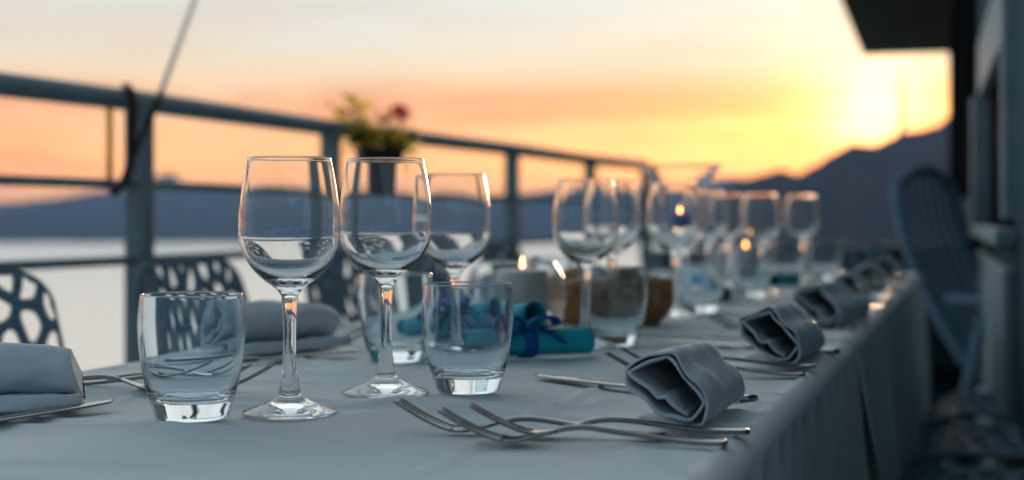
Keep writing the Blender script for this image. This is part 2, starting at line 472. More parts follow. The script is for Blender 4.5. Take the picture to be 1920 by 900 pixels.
# ------------------------------------------------------------------ flower pot on the railing
pc = AT(712, 4.12, .966)
fp = thing('hanging_flower_pot', 'dark flower pot hooked on the railing with amber leaves and a crimson bloom', 'flower pot', pc)
v, f = lathe([(0, 0), (.052, 0), (.056, .004), (.072, .125), (.076, .128), (.076, .14), (.069, .14), (.066, .115), (0, .112)], 32)
obj('pot', v, f, M_pot, fp)
mb = MB(); mb.tube([(-.01, .07, .10), (-.02, .10, .14), (-.03, .17, .215), (-.03, .22, .20)], .005, 8); mb.build('hook', M_pot, fp)
rnd = random.Random(5)
def leaf(mb, p, d, w, ln):
    d = d.normalized(); s = d.cross(Vector((rnd.uniform(-1, 1), rnd.uniform(-1, 1), rnd.uniform(-.3, 1)))).normalized()*w
    nn = d.cross(s).normalized()*w*.35
    mb.add([p, p+d*ln*.35+s+nn, p+d*ln*.75+s*.7+nn, p+d*ln, p+d*ln*.75-s*.7+nn, p+d*ln*.35-s+nn, p+d*ln*.5], [(0, 1, 6), (1, 2, 6), (2, 3, 6), (3, 4, 6), (4, 5, 6), (5, 0, 6)])
g1, g2, st = MB(), MB(), MB()
tips = []
for k in range(34):
    a = rnd.uniform(0, 2*pi); rr = rnd.uniform(.01, .055); b = Vector((rr*cos(a), rr*sin(a), .115))
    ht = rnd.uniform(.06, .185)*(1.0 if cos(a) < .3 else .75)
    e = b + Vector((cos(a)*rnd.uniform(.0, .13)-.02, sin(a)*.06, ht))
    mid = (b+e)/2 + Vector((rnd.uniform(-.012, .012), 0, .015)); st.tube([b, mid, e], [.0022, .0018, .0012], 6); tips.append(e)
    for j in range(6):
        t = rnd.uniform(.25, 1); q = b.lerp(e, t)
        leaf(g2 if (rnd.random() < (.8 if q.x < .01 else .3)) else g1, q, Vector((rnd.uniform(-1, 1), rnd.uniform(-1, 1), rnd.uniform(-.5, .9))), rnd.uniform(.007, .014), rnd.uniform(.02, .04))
for k in range(10):
    q = Vector((.075+rnd.uniform(0, .045), rnd.uniform(-.04, .02), .11+rnd.uniform(-.03, .05)))
    leaf(g2, q, Vector((1, 0, rnd.uniform(-.6, .6))), .009, .03)
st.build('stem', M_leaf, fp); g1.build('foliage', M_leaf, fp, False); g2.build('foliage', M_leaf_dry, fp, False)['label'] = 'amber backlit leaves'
def bloom(loc, r, m, name='flower'):
    mb = MB()
    for k in range(22):
        a = k*2.4; tilt = .15+1.9*(k/22); d = Vector((cos(a)*sin(tilt), sin(a)*sin(tilt), cos(tilt)))
        s = Vector((-sin(a), cos(a), 0)); p0 = Vector((0, 0, 0)); rr = r*(.6+.4*k/22)
        mb.add([p0, p0+d*rr*.6+s*rr*.42, p0+d*rr+s*rr*.25+Vector((0, 0, -.1*rr)), p0+d*rr*1.05, p0+d*rr-s*rr*.25+Vector((0, 0, -.1*rr)), p0+d*rr*.6-s*rr*.42], [(0, 1, 2, 3), (0, 3, 4, 5)])
    o = mb.build(name, m, fp); o.location = loc; return o
stm = MB(); bl = P(749, 214, 4.1)-pc
stm.tube([(.03, 0, .115), (.04, -.01, .19), bl], .0025, 6); stm.build('stem', M_leaf, fp)
o = bloom(bl, .046, M_petal); o['label'] = 'crimson bloom'
for px, py, r in ((652, 212, .018), (668, 206, .014), (700, 245, .016), (640, 218, .012), (771, 270, .014)):
    o = bloom(P(px, py, 4.1)-pc, r, M_pink); o['label'] = 'pale pink bloom'
    stm = MB(); stm.tube([(.0, 0, .115), P(px, py+8, 4.1)-pc], .0018, 6); stm.build('stem', M_leaf, fp)

# ------------------------------------------------------------------ openwork plastic chairs
def clip(poly, n, c):
    r = []
    for i in range(len(poly)):
        a, b = poly[i], poly[(i+1) % len(poly)]
        da, db = a[0]*n[0]+a[1]*n[1]-c, b[0]*n[0]+b[1]*n[1]-c
        if da <= 0: r.append(a)
        if da*db < 0:
            t = da/(da-db); r.append((a[0]+(b[0]-a[0])*t, a[1]+(b[1]-a[1])*t))
    return r
def openwork(outline, n, seed, mapf, rib=.0075, anis=1.5):
    rn = random.Random(seed); xs = [p[0] for p in outline]; ys = [p[1] for p in outline]
    pts = []; tries = 0
    def inside(p): return all((b[0]-a[0])*(p[1]-a[1])-(b[1]-a[1])*(p[0]-a[0]) > 0 for a, b in zip(outline, outline[1:]+outline[:1]))
    dmin = sqrt((max(xs)-min(xs))*(max(ys)-min(ys))/n/anis)*.82
    while len(pts) < n and tries < 9000:
        tries += 1; p = (rn.uniform(min(xs), max(xs)), rn.uniform(min(ys), max(ys)))
        if inside(p) and all(((p[0]-q[0])**2+((p[1]-q[1])/anis)**2)**.5 > dmin for q in pts): pts.append(p)
    V = {}; vs = []; fs = []
    def vid(p):
        k = (round(p[0], 5), round(p[1], 5))
        if k not in V: V[k] = len(vs); vs.append(mapf(*p))
        return V[k]
    for p in pts:
        poly = list(outline)
        for q in pts:
            if q is p: continue
            # anisotropic metric keeps the cells taller than wide
            nx, ny = (q[0]-p[0]), (q[1]-p[1])/anis**2
            mx, my = (p[0]+q[0])/2, (p[1]+q[1])/2
            poly = clip(poly, (nx, ny), nx*mx+ny*my)
            if len(poly) < 3: break
        if len(poly) < 3: continue
        ring = []
        for a, b in zip(poly, poly[1:]+poly[:1]):
            if (a[0]-b[0])**2+(a[1]-b[1])**2 < 1e-9: continue
            for j in range(4): ring.append((a[0]+(b[0]-a[0])*j/4, a[1]+(b[1]-a[1])*j/4))
        cx = sum(r[0] for r in ring)/len(ring); cyy = sum(r[1] for r in ring)/len(ring)
        hole = []
        for r in ring:
            dx, dy = r[0]-cx, r[1]-cyy; dl = max(1e-6, sqrt(dx*dx+dy*dy)); k = max(.25, 1-rib*1.25/dl)
            hole.append((cx+dx*k, cyy+dy*k))
        for _ in range(3):
            m = len(hole); hole = [((hole[i-1][0]+2*hole[i][0]+hole[(i+1) % m][0])/4, (hole[i-1][1]+2*hole[i][1]+hole[(i+1) % m][1])/4) for i in range(m)]
        ro = [vid(r) for r in ring]; base = len(vs); vs.extend(mapf(*h) for h in hole); m = len(ring)
        for i in range(m):
            j = (i+1) % m
            if ro[i] != ro[j]: fs.append((ro[i], ro[j], base+j, base+i))
    return vs, fs
def rounded(w0, w1, h, r=.06, y0=0):
    """convex outline: width w0 at the bottom, w1 at the top"""
    pts = [(-w0/2, y0), (w0/2, y0)]
    for k in range(7):
        a = pi/2*k/6; pts.append((w1/2-r+r*cos(a), y0+h-r+r*sin(a)))
    for k in range(7):
        a = pi/2+pi/2*k/6; pts.append((-w1/2+r+r*cos(a), y0+h-r+r*sin(a)))
    return pts
def make_chair():
    t = thing('openwork_chair', 'pale plastic chair', 'chair')
    def mb_(a, b):      # backrest: a across, b up
        return (-.20-.10*(b/.40)-.0+.35*a*a, a, .445+b)
    v, f = openwork(rounded(.44, .36, .385, .06), 84, 4, mb_, rib=.0062)
    o = obj('backrest', v, f, M_chair, t); s = o.modifiers.new('t', 'SOLIDIFY'); s.thickness = .009; s.offset = 0
    def ms(a, b):       # seat: a across, b towards the front
        return (-.20+b, a, .45 - .012*(1-(a/.22)**2) - .02*max(0, (b-.34)/.08)**2)
    v, f = openwork(rounded(.42, .43, .42, .06), 60, 8, ms, anis=1.0, rib=.008)
    o = obj('seat', v, f, M_chair, t); s = o.modifiers.new('t', 'SOLIDIFY'); s.thickness = .009; s.offset = 0
    for sx, sy in ((1, 1), (1, -1), (-1, 1), (-1, -1)):
        m = MB(); m.tube([(.15*sx, .17*sy, .445), (.19*sx if sx > 0 else -.235, .205*sy, 0)], [.016, .011], 10); m.build('leg', M_chair, t)
    return t
ch0 = make_chair()
g = 'openwork plastic chairs round the table'
for y, rz, lab in ((1.44, -.62, 'openwork chair behind the leftmost rolled napkin, its slim curved edge against the sea'),
                   (2.17, .02, 'openwork chair seen just right of the thick railing post'),
                   (2.78, -.08, 'openwork chair seen between the two nearest wine glass stems'),
                   (3.30, .08, 'openwork chair behind the lit ivory candle bowl'),
                   (3.85, .0, 'openwork chair behind the bread basket on the railing side')):
    dup(ch0, (-1.02-(.13 if y < 1.5 else 0), y, 0), rz, lab, g)
for y, rz, lab in ((2.50, pi+.04, 'openwork chair seat at the bottom right corner beside the hanging cloth'),
                   (3.08, pi-.05, 'openwork chair seat second from the front on the building side'),
                   (3.66, pi, 'openwork chair seat farthest along the building side')):
    dup(ch0, (.12, y, 0), rz, lab, g)
dup(ch0, (-.42, 4.42, 0), -pi/2+.15, 'openwork chair at the far head of the table', g)

# slatted high-back garden chair at the far right corner
def garden_chair(loc, rz):
    t = thing('slatted_garden_chair', 'high-backed slatted garden chair beside the far corner of the table', 'chair', loc, rz)
    def back(a, u):
        return Vector((-.20-.26*u-.05*sin(u*pi), a*(1-.12*u**3), .43+.63*u - .05*(a/.22)**2*u**2))
    for k in range(7):
        a = -.21+.07*k; m = MB()
        pts = [back(a, i/10) for i in range(11)]
        m.tube(pts, .021, 8, flat=.35); m.build('slat', M_garden, t)
    m = MB(); m.tube([back(-.235+.47*i/14, 1.0)+Vector((0, 0, .0)) for i in range(15)], .018, 10)
    for s in (-1, 1): m.tube([back(.24*s, i/10) for i in range(11)], .018, 10)
    m.build('back_frame', M_garden, t)
    m = MB()
    for k in range(6): m.box((-.2+.07*k, -.22, .425), (-.142+.07*k, .22, .44))
    m.box((-.22, -.235, .40), (.24, -.215, .44)); m.box((-.22, .215, .40), (.24, .235, .44))
    bevel(m.build('seat', M_garden, t, False), .004)
    for sy in (-1, 1):
        m = MB(); m.tube([(-.27, .26*sy, .66), (.0, .27*sy, .655), (.24, .26*sy, .64)], .024, 8, flat=.5); m.build('armrest', M_garden, t)
        for a, b in (((.22, .26*sy, .64), (.25, .25*sy, 0)), ((-.17, .24*sy, .62), (-.30, .25*sy, 0))):
            m = MB(); m.tube([a, b], .018, 10); m.build('leg', M_garden, t)
garden_chair(AT(2005, 4.30, 0), radians(-22))

# ------------------------------------------------------------------ table and cloths
XR, XL, Y0, Y1 = -.150, -.885, .30, 4.02
tb = thing('dining_table', 'long dining table hidden under white tablecloths', 'table', ((XR+XL)/2, (Y0+Y1)/2, 0))
w2, l2 = (XR-XL)/2, (Y1-Y0)/2
mb = MB(); mb.box((-w2+.008, -l2+.008, .705), (w2-.008, l2-.008, .737)); mb.build('tabletop', M_trim, tb, False)
for sx in (-1, 1):
    for sy in (-1, -.33, .33, 1):
        mb = MB(); mb.box((sx*(w2-.07)-.025, sy*(l2-.1)-.025, 0), (sx*(w2-.07)+.025, sy*(l2-.1)+.025, .705)); mb.build('leg', M_trim, tb, False)

creases = [(.71, .0050, .012), (.935, .0020, .008), (1.080, .0075, .0055), (1.30, .0034, .008), (1.385, .0024, .005), (1.60, .0046, .010), (1.93, .0044, .010), (2.3, .004, .012), (2.7, .005, .012), (3.1, .004, .012), (3.5, .005, .012)]
def top_h(x, y):
    h = 0
    for i, (yc, a, w) in enumerate(creases):
        yy = y - yc - .012*noise.noise(Vector((x*3.1, i*7.3, 0)))
        h += 1.5*a/(1+math.exp(-yy/(w*.8)))*math.exp(-max(0, yy)/.020)*(1 if x < -.42 else max(.4, 1-(x+.42)*3.2))
    h += .0026*noise.noise(Vector((x*5, y*4, 1.3))) + .0016*noise.noise(Vector((x*9+3*y, y*13, 4.3)))
    r1 = 1-abs(noise.noise(Vector((x*2.2+y*.8, y*5.5, 8.1)))); r2 = 1-abs(noise.noise(Vector((x*4.1-y*1.5, y*9, 2.7))))
    h += .0042*r1**22 + .0024*r2**16 + .0007*noise.noise(Vector((x*20, y*42, 6)))
    # pulled wrinkles near the long edge
    e = max(0, 1-(XR-x)/.16)
    h += .0042*e*sin(y*85+6*noise.noise(Vector((x*4, y*5, 0)))+x*40)*(.4+.6*noise.noise(Vector((y*4, 3, 0)))) if e > 0 else 0
    # the long pressed crease down the length
    for xc in (-.335, -.70):
        xx = x-xc-.004*noise.noise(Vector((y*4, xc, 0))); h += .0030*math.exp(-(xx/.004)**2)
    return h-.0036
def cloth(ya, yb, ny, hem, seed, lift, label, dense=1.6, flare_end=0):
    rc = .022; sec = []          # (kind, coordinate, drop)
    nh = 22
    vs = []; nxs = None
    for j in range(ny+1):
        t = (j/ny)**dense; y = ya + (yb-ya)*t; row = []
        fl = flare_end*math.exp(-((y-ya)/.07)**2)
        def side(sgn, X):
            pts = []
            for k in range(nh, 0, -1):
                dz = hem*k/nh; g = min(1, dz/.22)
                ph = y*8+seed+3.0*noise.noise(Vector((y*1.5, seed, sgn)))
                off = g*(.013*sin(ph)+.010*noise.noise(Vector((y*7, dz*3, seed)))) + .012*g + fl*g
                off += .0045*sin(y*70+4*noise.noise(Vector((y*5, dz*2, 7))))*math.exp(-dz/.12)
                pts.append((X+sgn*off, y, ZT-rc-dz*(1-rc/hem)))
            return pts
        row += side(-1, XL)
        for k in range(6):
            a = pi/2*k/6; row.append((XL+rc-rc*cos(a), y, ZT-rc+rc*sin(a)))
        n2 = 110
        for k in range(n2+1):
            x = XL+rc+(XR-XL-2*rc)*k/n2; row.append((x, y, ZT+top_h(x, y)))
        for k in range(1, 7):
            a = pi/2*(1-k/6); row.append((XR-rc+rc*cos(a), y, ZT-rc+rc*sin(a)))
        row += reversed(side(1, XR))
        # seam blends to top heights near the rounding
        row = [(a, b, c+lift) for a, b, c in row]
        nxs = len(row); vs += row
    fs = []
    for j in range(ny):
        for k in range(nxs-1):
            a = j*nxs+k; fs.append((a, a+1, a+nxs+1, a+nxs))
    o = obj('tablecloth', vs, fs, M_cloth); s = o.modifiers.new('t', 'SOLIDIFY'); s.thickness = .0012; s.offset = -1
    return tag(o, label, 'tablecloth', 'white tablecloths laid end to end')
cloth(Y0, 1.93, 600, .38, 1.0, .0, 'near white tablecloth under the two sharp wine glasses and front forks', 1.0, .0)
cloth(1.86, Y1+.02, 420, .37, 2.4, .0026, 'far white tablecloth beyond the overlap, under the farthest napkin rolls', 1.2, .045)
# cloth ends hang down at both ends
for yy, sg, lab in ((Y1+.02, 1, 'hanging end of the white tablecloth at the far head of the table'),):
    vs = []; fs = []; nn = 40
    for k in range(nn+1):
        for j in range(13):
            x = XL+(XR-XL)*k/nn; dz = .37*j/12; vs.append((x, yy+sg*(.003+.012*sin(k*.9)*dz/.37), ZT-.004-dz))
    for k in range(nn):
        for j in range(12):
            a = k*13+j; fs.append((a, a+13, a+14, a+1))
    tag(obj('cloth_end', vs, fs, M_cloth), lab, 'tablecloth')

def hmax(x, y, r=.036):
    return max([top_h(x, y)]+[top_h(x+r*q*cos(a*pi/8), y+r*q*sin(a*pi/8)) for a in range(16) for q in (.4, .7, .85, 1)])
def on_cloth(px, d, r=.036):
    p = AT(px, d, ZT); p.z += hmax(p.x, p.y, r)+.0004; return p
# ------------------------------------------------------------------ glassware
def sub(prof, n): return catmull(prof, n)
def make_wine():
    t = thing('wine_glass', 'wine glass', 'wine glass')
    foot = [(0, .0012), (.012, .0008), (.030, .0004), (.0370, .0), (.0379, .0010), (.0370, .0022), (.030, .0046), (.020, .0082), (.0125, .0122), (.0092, .0165)]
    stem = [(.0092, .0165), (.0074, .024), (.0058, .038), (.0052, .052), (.0052, .066), (.0056, .080), (.0064, .0895), (.0066, .0935), (.0080, .0962)]
    bowl_o = [(.0080, .0962), (.0102, .0990), (.0150, .1030), (.0205, .1070), (.0300, .1162), (.0372, .1285), (.0401, .139), (.0407, .1485), (.0398, .163), (.0379, .179), (.0355, .193), (.0334, .2030)]
    rim = [(.0334, .2030), (.0333, .2043), (.0328, .2047), (.0323, .2043), (.0324, .2030)]
    bowl_i = [(.0324, .2030), (.0345, .193), (.0369, .179), (.0388, .163), (.0396, .1485), (.0390, .139), (.0360, .1292), (.0285, .1178), (.018, .1097), (.008, .1062), (0, .1055)]
    for nm, pr in (('foot', sub(foot, 4)), ('stem', sub(stem, 4)), ('bowl', sub(bowl_o, 4)+sub(rim, 3)[1:]+sub(bowl_i, 4)[1:])):
        v, f = lathe(pr, 72); obj(nm, v, f, M_glass, t)
    return t
def make_tumbler():
    o_ = [(0, .0012), (.014, .0010), (.0225, .0004), (.0262, 0), (.0283, .0018), (.0298, .0062), (.0331, .0170), (.0363, .029), (.0388, .043), (.0405, .058), (.0412, .072), (.0405, .0855), (.0394, .0948)]
    rim = [(.0394, .0948), (.0392, .0962), (.0386, .0967), (.0380, .0962), (.0381, .0948)]
    i_ = [(.0381, .0948), (.0391, .0855), (.0397, .072), (.0389, .058), (.0371, .043), (.0343, .0305), (.0308, .0215), (.0260, .0168), (.018, .0150), (.009, .0156), (0, .0164)]
    v, f = lathe(sub(o_, 4)+sub(rim, 3)[1:]+sub(i_, 4)[1:], 72)
    return tag(obj('tumbler', v, f, M_tumbler), 'tumbler', 'tumbler')
wine0 = make_wine(); tum0 = make_tumbler()
gw, gt = 'wine glasses standing on the table', 'tumblers standing on the table'
for px, d, lab in ((543, 1.137, 'largest empty wine glass, leftmost on the table and in sharp focus'),
                   (723, 1.24, 'empty wine glass just left of the near short tumbler, in sharp focus'),
                   (851, 1.55, 'wine glass directly behind the near short tumbler'),
                   (1098, 1.736, 'wine glass in front of the bread basket'),
                   (1148, 2.0, 'blurred wine glass half hidden behind the one at the bread basket'),
                   (1262, 2.17, 'wine glass whose bowl shows the blue candle behind it'),
                   (1326, 2.78, 'blurred wine glass just right of the blue candle, behind another'),
                   (1364, 3.15, 'small blurred wine glass above the far lit candle bowl'),
                   (1427, 2.86, 'blurred wine glass second from the right end of the row'),
                   (1504, 3.3, 'farthest right wine glass against the dark hill')):
    dup(wine0, on_cloth(px, d), random.uniform(0, 6), lab, gw)
for px, d, lab in ((360, 1.106, 'short tumbler nearest the left napkin roll, left of the largest wine glass'),
                   (877, 1.274, 'short tumbler in sharp focus in front of the teal paper scrolls'),
                   (742, 1.573, 'short tumbler seen behind the second wine glass stem'),
                   (1152, 1.77, 'short tumbler directly in front of the bread basket'),
                   (1040, 2.12, 'blurred tumbler behind the lit ivory candle bowl'),
                   (1312, 2.27, 'blurred tumbler below the blue candle, left of a small teal scroll'),
                   (1407, 2.75, 'blurred tumbler with a candle flame just above its rim'),
                   (1477, 3.7, 'blurred tumbler behind the farthest teal scroll'),
                   (1546, 3.5, 'blurred tumbler farthest to the right, with an orange-lit rim')):
    dup(tum0, on_cloth(px, d, .033), random.uniform(0, 6), lab, gt)

# candles
def make_flame(parent, z, k=1.0):
    pr = [(0, 0), (.0022, .0015), (.0036, .005), (.0034, .009), (.0020, .014), (.0008, .018), (0, .021)]
    v, f = lathe([(r*k, zz*k) for r, zz in sub(pr, 3)], 16); o = obj('flame', v, f, M_flame, parent); o.location = (0, 0, z); return o
def make_candle(r, h, m, label):
    t = thing('candle', label, 'candle')
    pr = [(0, 0), (r-.002, 0), (r, .002), (r, h-.003), (r-.003, h), (r-.008, h-.001), (r*.4, h-.004), (0, h-.005)]
    v, f = lathe(pr, 48); obj('wax', v, f, m, t)
    mb = MB(); mb.tube([(0, 0, h-.006), (.001, 0, h+.004)], .0008, 6); mb.build('wick', M_wick, t)
    make_flame(t, h+.001, .85); return t
def make_bowl():
    o_ = [(0, .001), (.040, .0006), (.046, 0), (.052, .003), (.064, .020), (.0702, .044), (.069, .062), (.061, .083), (.0525, .096)]
    i_ = [(.0510, .096), (.0595, .083), (.0672, .062), (.0684, .044), (.0622, .021), (.050, .007), (0, .006)]
    v, f = lathe(sub(o_, 5)+[(.0518, .0972)]+sub(i_, 5), 72)
    return tag(obj('candle_bowl', v, f, M_glass), 'bowl', 'candle bowl')
bowl0 = make_bowl(); can0 = make_candle(.034, .079, M_wax, 'candle')
for px, d, lb, lc in ((966, 1.88, 'round glass candle bowl behind the teal paper scrolls', 'lit ivory pillar candle inside the round bowl behind the scrolls'),
                      (1398, 3.25, 'round glass candle bowl far along the table, behind a tumbler', 'lit ivory candle far along the table, its flame above a tumbler rim')):
    dup(bowl0, on_cloth(px, d, .045), 0, lb, 'round glass candle bowls'); dup(can0, on_cloth(px, d, .045)+Vector((.010 if d < 2 else 0, 0, .0066)), 0, lc, 'ivory candles in glass bowls')
# flared hurricane vase with the blue candle
o_ = [(0, .002), (.040, .001), (.047, 0), (.048, .003), (.030, .010), (.010, .022), (.0075, .05), (.009, .09), (.020, .108), (.036, .120), (.044, .140), (.0435, .175), (.0418, .203), (.0432, .209), (.0470, .2150), (.0520, .2222), (.0590, .2320), (.0665, .2424), (.0735, .252)]
def inner(prof, t, z0):
    r = []
    for i, p in enumerate(prof):
        a, b = prof[max(i-1, 0)], prof[min(i+1, len(prof)-1)]; dx, dz = b[0]-a[0], b[1]-a[1]; l = sqrt(dx*dx+dz*dz) or 1
        q = (p[0]-dz/l*t, p[1]+dx/l*t)
        if q[1] > z0 and q[0] > .034: r.append(q)
    return r[::-1]
so = sub(o_, 5); wall_in = inner(so, .0009, .125)
v, f = lathe(so+[(so[-1][0]-.0004, so[-1][1]+.0010)]+wall_in+[(.024, .1238), (0, .1235)], 128)
vp = on_cloth(1277, 2.6, .045)
tag(obj('hurricane_vase', v, f, M_vase, loc=vp), 'tall footed glass vase with a wide flared rim holding the blue candle', 'vase')
bc = make_candle(.0235, .036, M_bluewax, 'lit blue candle inside the tall flared vase'); bc.location = vp+Vector((0, 0, .1245))

# ------------------------------------------------------------------ napkin rolls
SPIRAL = [(1252, 447), (1390, 462), (1540, 482), (1588, 425), (1592, 345), (1545, 262), (1478, 205), (1432, 140), (1385, 126), (1290, 150), (1212, 195),
      (1198, 240), (1215, 292), (1270, 345), (1335, 400), (1440, 442), (1515, 440), (1572, 366), (1570, 350), (1522, 282), (1465, 236), (1430, 178), (1400, 148), (1385, 146), (1310, 172), (1226, 214), (1224, 232), (1285, 290), (1345, 338), (1392, 336), (1400, 346), (1440, 404), (1492, 426)]
FLAP = [(1330, 425), (1240, 408), (1130, 402), (1096, 420), (1096, 452), (1140, 474), (1250, 476)]
def make_napkin(seed, ln=.155, flap=False):
    rn = random.Random(seed); q = 1.49e-4; SP = (FLAP if flap else [])+SPIRAL
    pts = [((u-1400)*q + rn.uniform(-1, 1)*.0012*(seed > 0), (487-w)*q + (rn.uniform(-1, 1)*.0012 if seed else 0)) for u, w in SP]
    pts = catmull([(x, max(.0015, z)) for x, z in pts], 4)
    th = .0009; n = len(pts); prof_l, prof_r = [], []
    for i, p in enumerate(pts):
        a, b = pts[max(i-1, 0)], pts[min(i+1, n-1)]; dx, dz = b[0]-a[0], b[1]-a[1]; l = max(1e-9, sqrt(dx*dx+dz*dz))
        prof_l.append((p[0]-dz/l*th, p[1]+dx/l*th)); prof_r.append((p[0]+dz/l*th, p[1]-dx/l*th))
    loop = prof_l + prof_r[::-1]; m = len(loop); ns = 26; vs = []; fs = []
    for s in range(ns+1):
        t = s/ns; y = ln*t; sc = 1-.06*t-.12*t**6; zs = 1-.05*t-.16*t**6
        for i, (x, z) in enumerate(loop):
            k = i if i < n else m-1-i; outer = 1-min(1, k/(n*.6))
            w = .0022*noise.noise(Vector((x*45, z*45, y*26+seed*5)))+.0014*noise.noise(Vector((x*90, y*60, seed)))
            inx = (1-.10*min(1, t*2)*(k/n)) # the inner turns close towards the middle
            zz = .0015+(z-.0015)*zs
            cxm, czm = .002, .022
            X = cxm+(x-cxm)*sc*(inx if k > n*.55 else 1); Z = czm+(zz-czm)*(inx if k > n*.55 else 1)
            edge = .004*noise.noise(Vector((k*.13, seed, s*.0)))*(1 if s == 0 else 0)
            vs.append((X+w+.010*t*t, y+edge*(1-t)+.012*t*(Z/.05-.5)*-1, max(.0012, Z+w*(0 if Z < .006 else 1))))
    for s in range(ns):
        for i in range(m):
            j = (i+1) % m; fs.append((s*m+i, s*m+j, (s+1)*m+j, (s+1)*m+i))
    for i in range(n-1):
        j = m-1-i; fs.append((i, j, j-1, i+1)); e = ns*m; fs.append((e+i, e+i+1, e+j-1, e+j))
    # far end is folded shut by a puckered cap
    loopo = [vs[ns*m+i] for i in range(len(prof_l)) if (4*2 if not flap else 36) <= i <= (15*4 if not flap else 88)]
    c = Vector((0, 0, 0))
    for p in loopo: c += Vector(p)
    c /= len(loopo); b0 = len(vs); vs.append((c.x, c.y+.004, c.z))
    for i in (range(36, 88) if flap else range(8, 60)): fs.append((b0, ns*m+i+1, ns*m+i))
    return obj('napkin_roll', vs, fs, M_napkin)
naps = [make_napkin(k) for k in range(3)]+[make_napkin(4, .155, True)]
gn = 'blue-grey napkin rolls laid at each place'
def put_nap(i, loc, rz, lab, sc=1.0, mx=1):
    o = dup(naps[i], loc, rz, lab, gn); o['category'] = 'napkin'; o.scale = (sc*mx, sc, sc); return o
CUT = .0026
put_nap(0, AT(1252, 1.034, ZT+CUT), .03, 'rolled napkin in sharp focus over the front forks at the table edge', 1.02)
put_nap(1, AT(1444, 1.475, ZT+CUT), .0, 'second rolled napkin from the front along the right table edge', 1.08)
put_nap(2, AT(1532, 1.99, ZT+CUT), -.12, 'third rolled napkin from the front along the right table edge', 1.1)
put_nap(0, AT(1594, 2.50, ZT+CUT), .08, 'fourth rolled napkin from the front along the right table edge')
put_nap(1, AT(1634, 3.02, ZT+CUT), .12, 'fifth rolled napkin from the front along the right table edge')
put_nap(2, AT(1664, 3.52, ZT+CUT), .05, 'last rolled napkin at the far right corner of the table')
put_nap(3, AT(-262, 1.12, ZT+CUT), -1.02, 'rolled napkin cut off by the left side of the photo', 1.05, -1)
put_nap(3, AT(408, 1.585, ZT+CUT), -.42, 'rolled napkin behind the left tumbler and the largest wine glass stem', 1.08, -1)
put_nap(0, AT(905, 2.35, ZT+CUT), -.45, 'rolled napkin on the railing side behind the candle bowl')

# ------------------------------------------------------------------ cutlery
def strip(mb, secs, thick):
    """secs: (s, z, halfwidth, crown) -> slim solid along local x"""
    nu = 6; vs = []; top = []
    for (s, z, hw, cr) in secs:
        for k in range(nu+1):
            u = -1+2*k/nu; e = sqrt(max(0, 1-u*u*.96)); zz = z + cr*(u*u)
            vs.append((s, hw*u, zz+thick*.5*e+.0002))
        for k in range(nu, -1, -1):
            u = -1+2*k/nu; e = sqrt(max(0, 1-u*u*.96)); zz = z + cr*(u*u)
            vs.append((s, hw*u, zz-thick*.5*e))
    m = 2*(nu+1); fs = []
    for i in range(len(secs)-1):
        for k in range(m):
            j = (k+1) % m; fs.append((i*m+k, i*m+j, (i+1)*m+j, (i+1)*m+k))
    fs.append(tuple(range(m-1, -1, -1))); fs.append(tuple((len(secs)-1)*m+k for k in range(m)))
    mb.add(vs, [tuple(reversed(q)) for q in fs])
def spl(tab, x):
    n = len(tab)
    for i in range(n-1):
        if x <= tab[i+1][0] or i == n-2:
            (x0, y0), (x1, y1) = tab[i], tab[i+1]; h = x1-x0; t = min(1, max(0, (x-x0)/h))
            m0 = (y1-tab[i-1][1])/(x1-tab[i-1][0]) if i else (y1-y0)/h
            m1 = (tab[i+2][1]-y0)/(tab[i+2][0]-x0) if i < n-2 else (y1-y0)/h
            return (2*t**3-3*t*t+1)*y0+(t**3-2*t*t+t)*h*m0+(-2*t**3+3*t*t)*y1+(t**3-t*t)*h*m1
def fork_z(s):      # s from the handle end
    return spl([(0, .0040), (.03, .0050), (.06, .0082), (.088, .0118), (.105, .0130), (.120, .0114), (.140, .0055), (.156, .0022), (.168, .0030), (.185, .0090), (.200, .0165), (.212, .0235)], s)
def make_fork():
    t = thing('fork', 'fork', 'fork')
    mb = MB(); secs = []
    for i in range(41):
        s = .125*i/40; hw = spl([(0, .0062), (.004, .0088), (.03, .0082), (.07, .0050), (.10, .0034), (.125, .0036)], s)
        secs.append((s, fork_z(s), hw, 0))
    strip(mb, secs, .0042); mb.build('handle', M_steel, t)
    mb = MB(); secs = []
    for i in range(21):
        s = .1245+.042*i/20; hw = spl([(.1245, .0037), (.134, .0060), (.146, .0108), (.158, .0126), (.167, .0126)], s)
        secs.append((s, fork_z(s), hw, .0012))
    strip(mb, secs, .0026)
    for k in range(4):
        yc = -.0095+.00633*k; m2 = MB(); secs = []
        for i in range(15):
            s = .163+.049*i/14; secs.append((s, fork_z(s)+.001*(abs(k-1.5)/1.5)**2, .0023*(1-.45*i/14), 0))
        strip(m2, secs, .0025); mb.add([(v.x, v.y+yc*(1-.06*(v.x-.165)/.047), v.z) for v in m2.v], m2.f)
    mb.build('head', M_steel, t); return t
def make_knife():
    t = thing('table_knife', 'knife', 'knife')
    mb = MB(); secs = []
    for i in range(21):
        s = .115*i/20; hw = interp([(0, .0058), (.004, .0092), (.05, .0082), (.105, .0058), (.115, .0052)], s); secs.append((s, .0042, hw, 0))
    strip(mb, secs, .0062); mb.build('handle', M_steel, t)
    mb = MB(); secs = []
    for i in range(25):
        u = i/24; s = .113+.132*u; hw = interp([(0, .0050), (.08, .0088), (.7, .0102), (.88, .0086), (.96, .0055), (1, .0008)], u); secs.append((s, .0042+.002*u, hw, 0))
    strip(mb, secs, .0030); mb.build('blade', M_steel, t); return t
fork0, knife0 = make_fork(), make_knife()
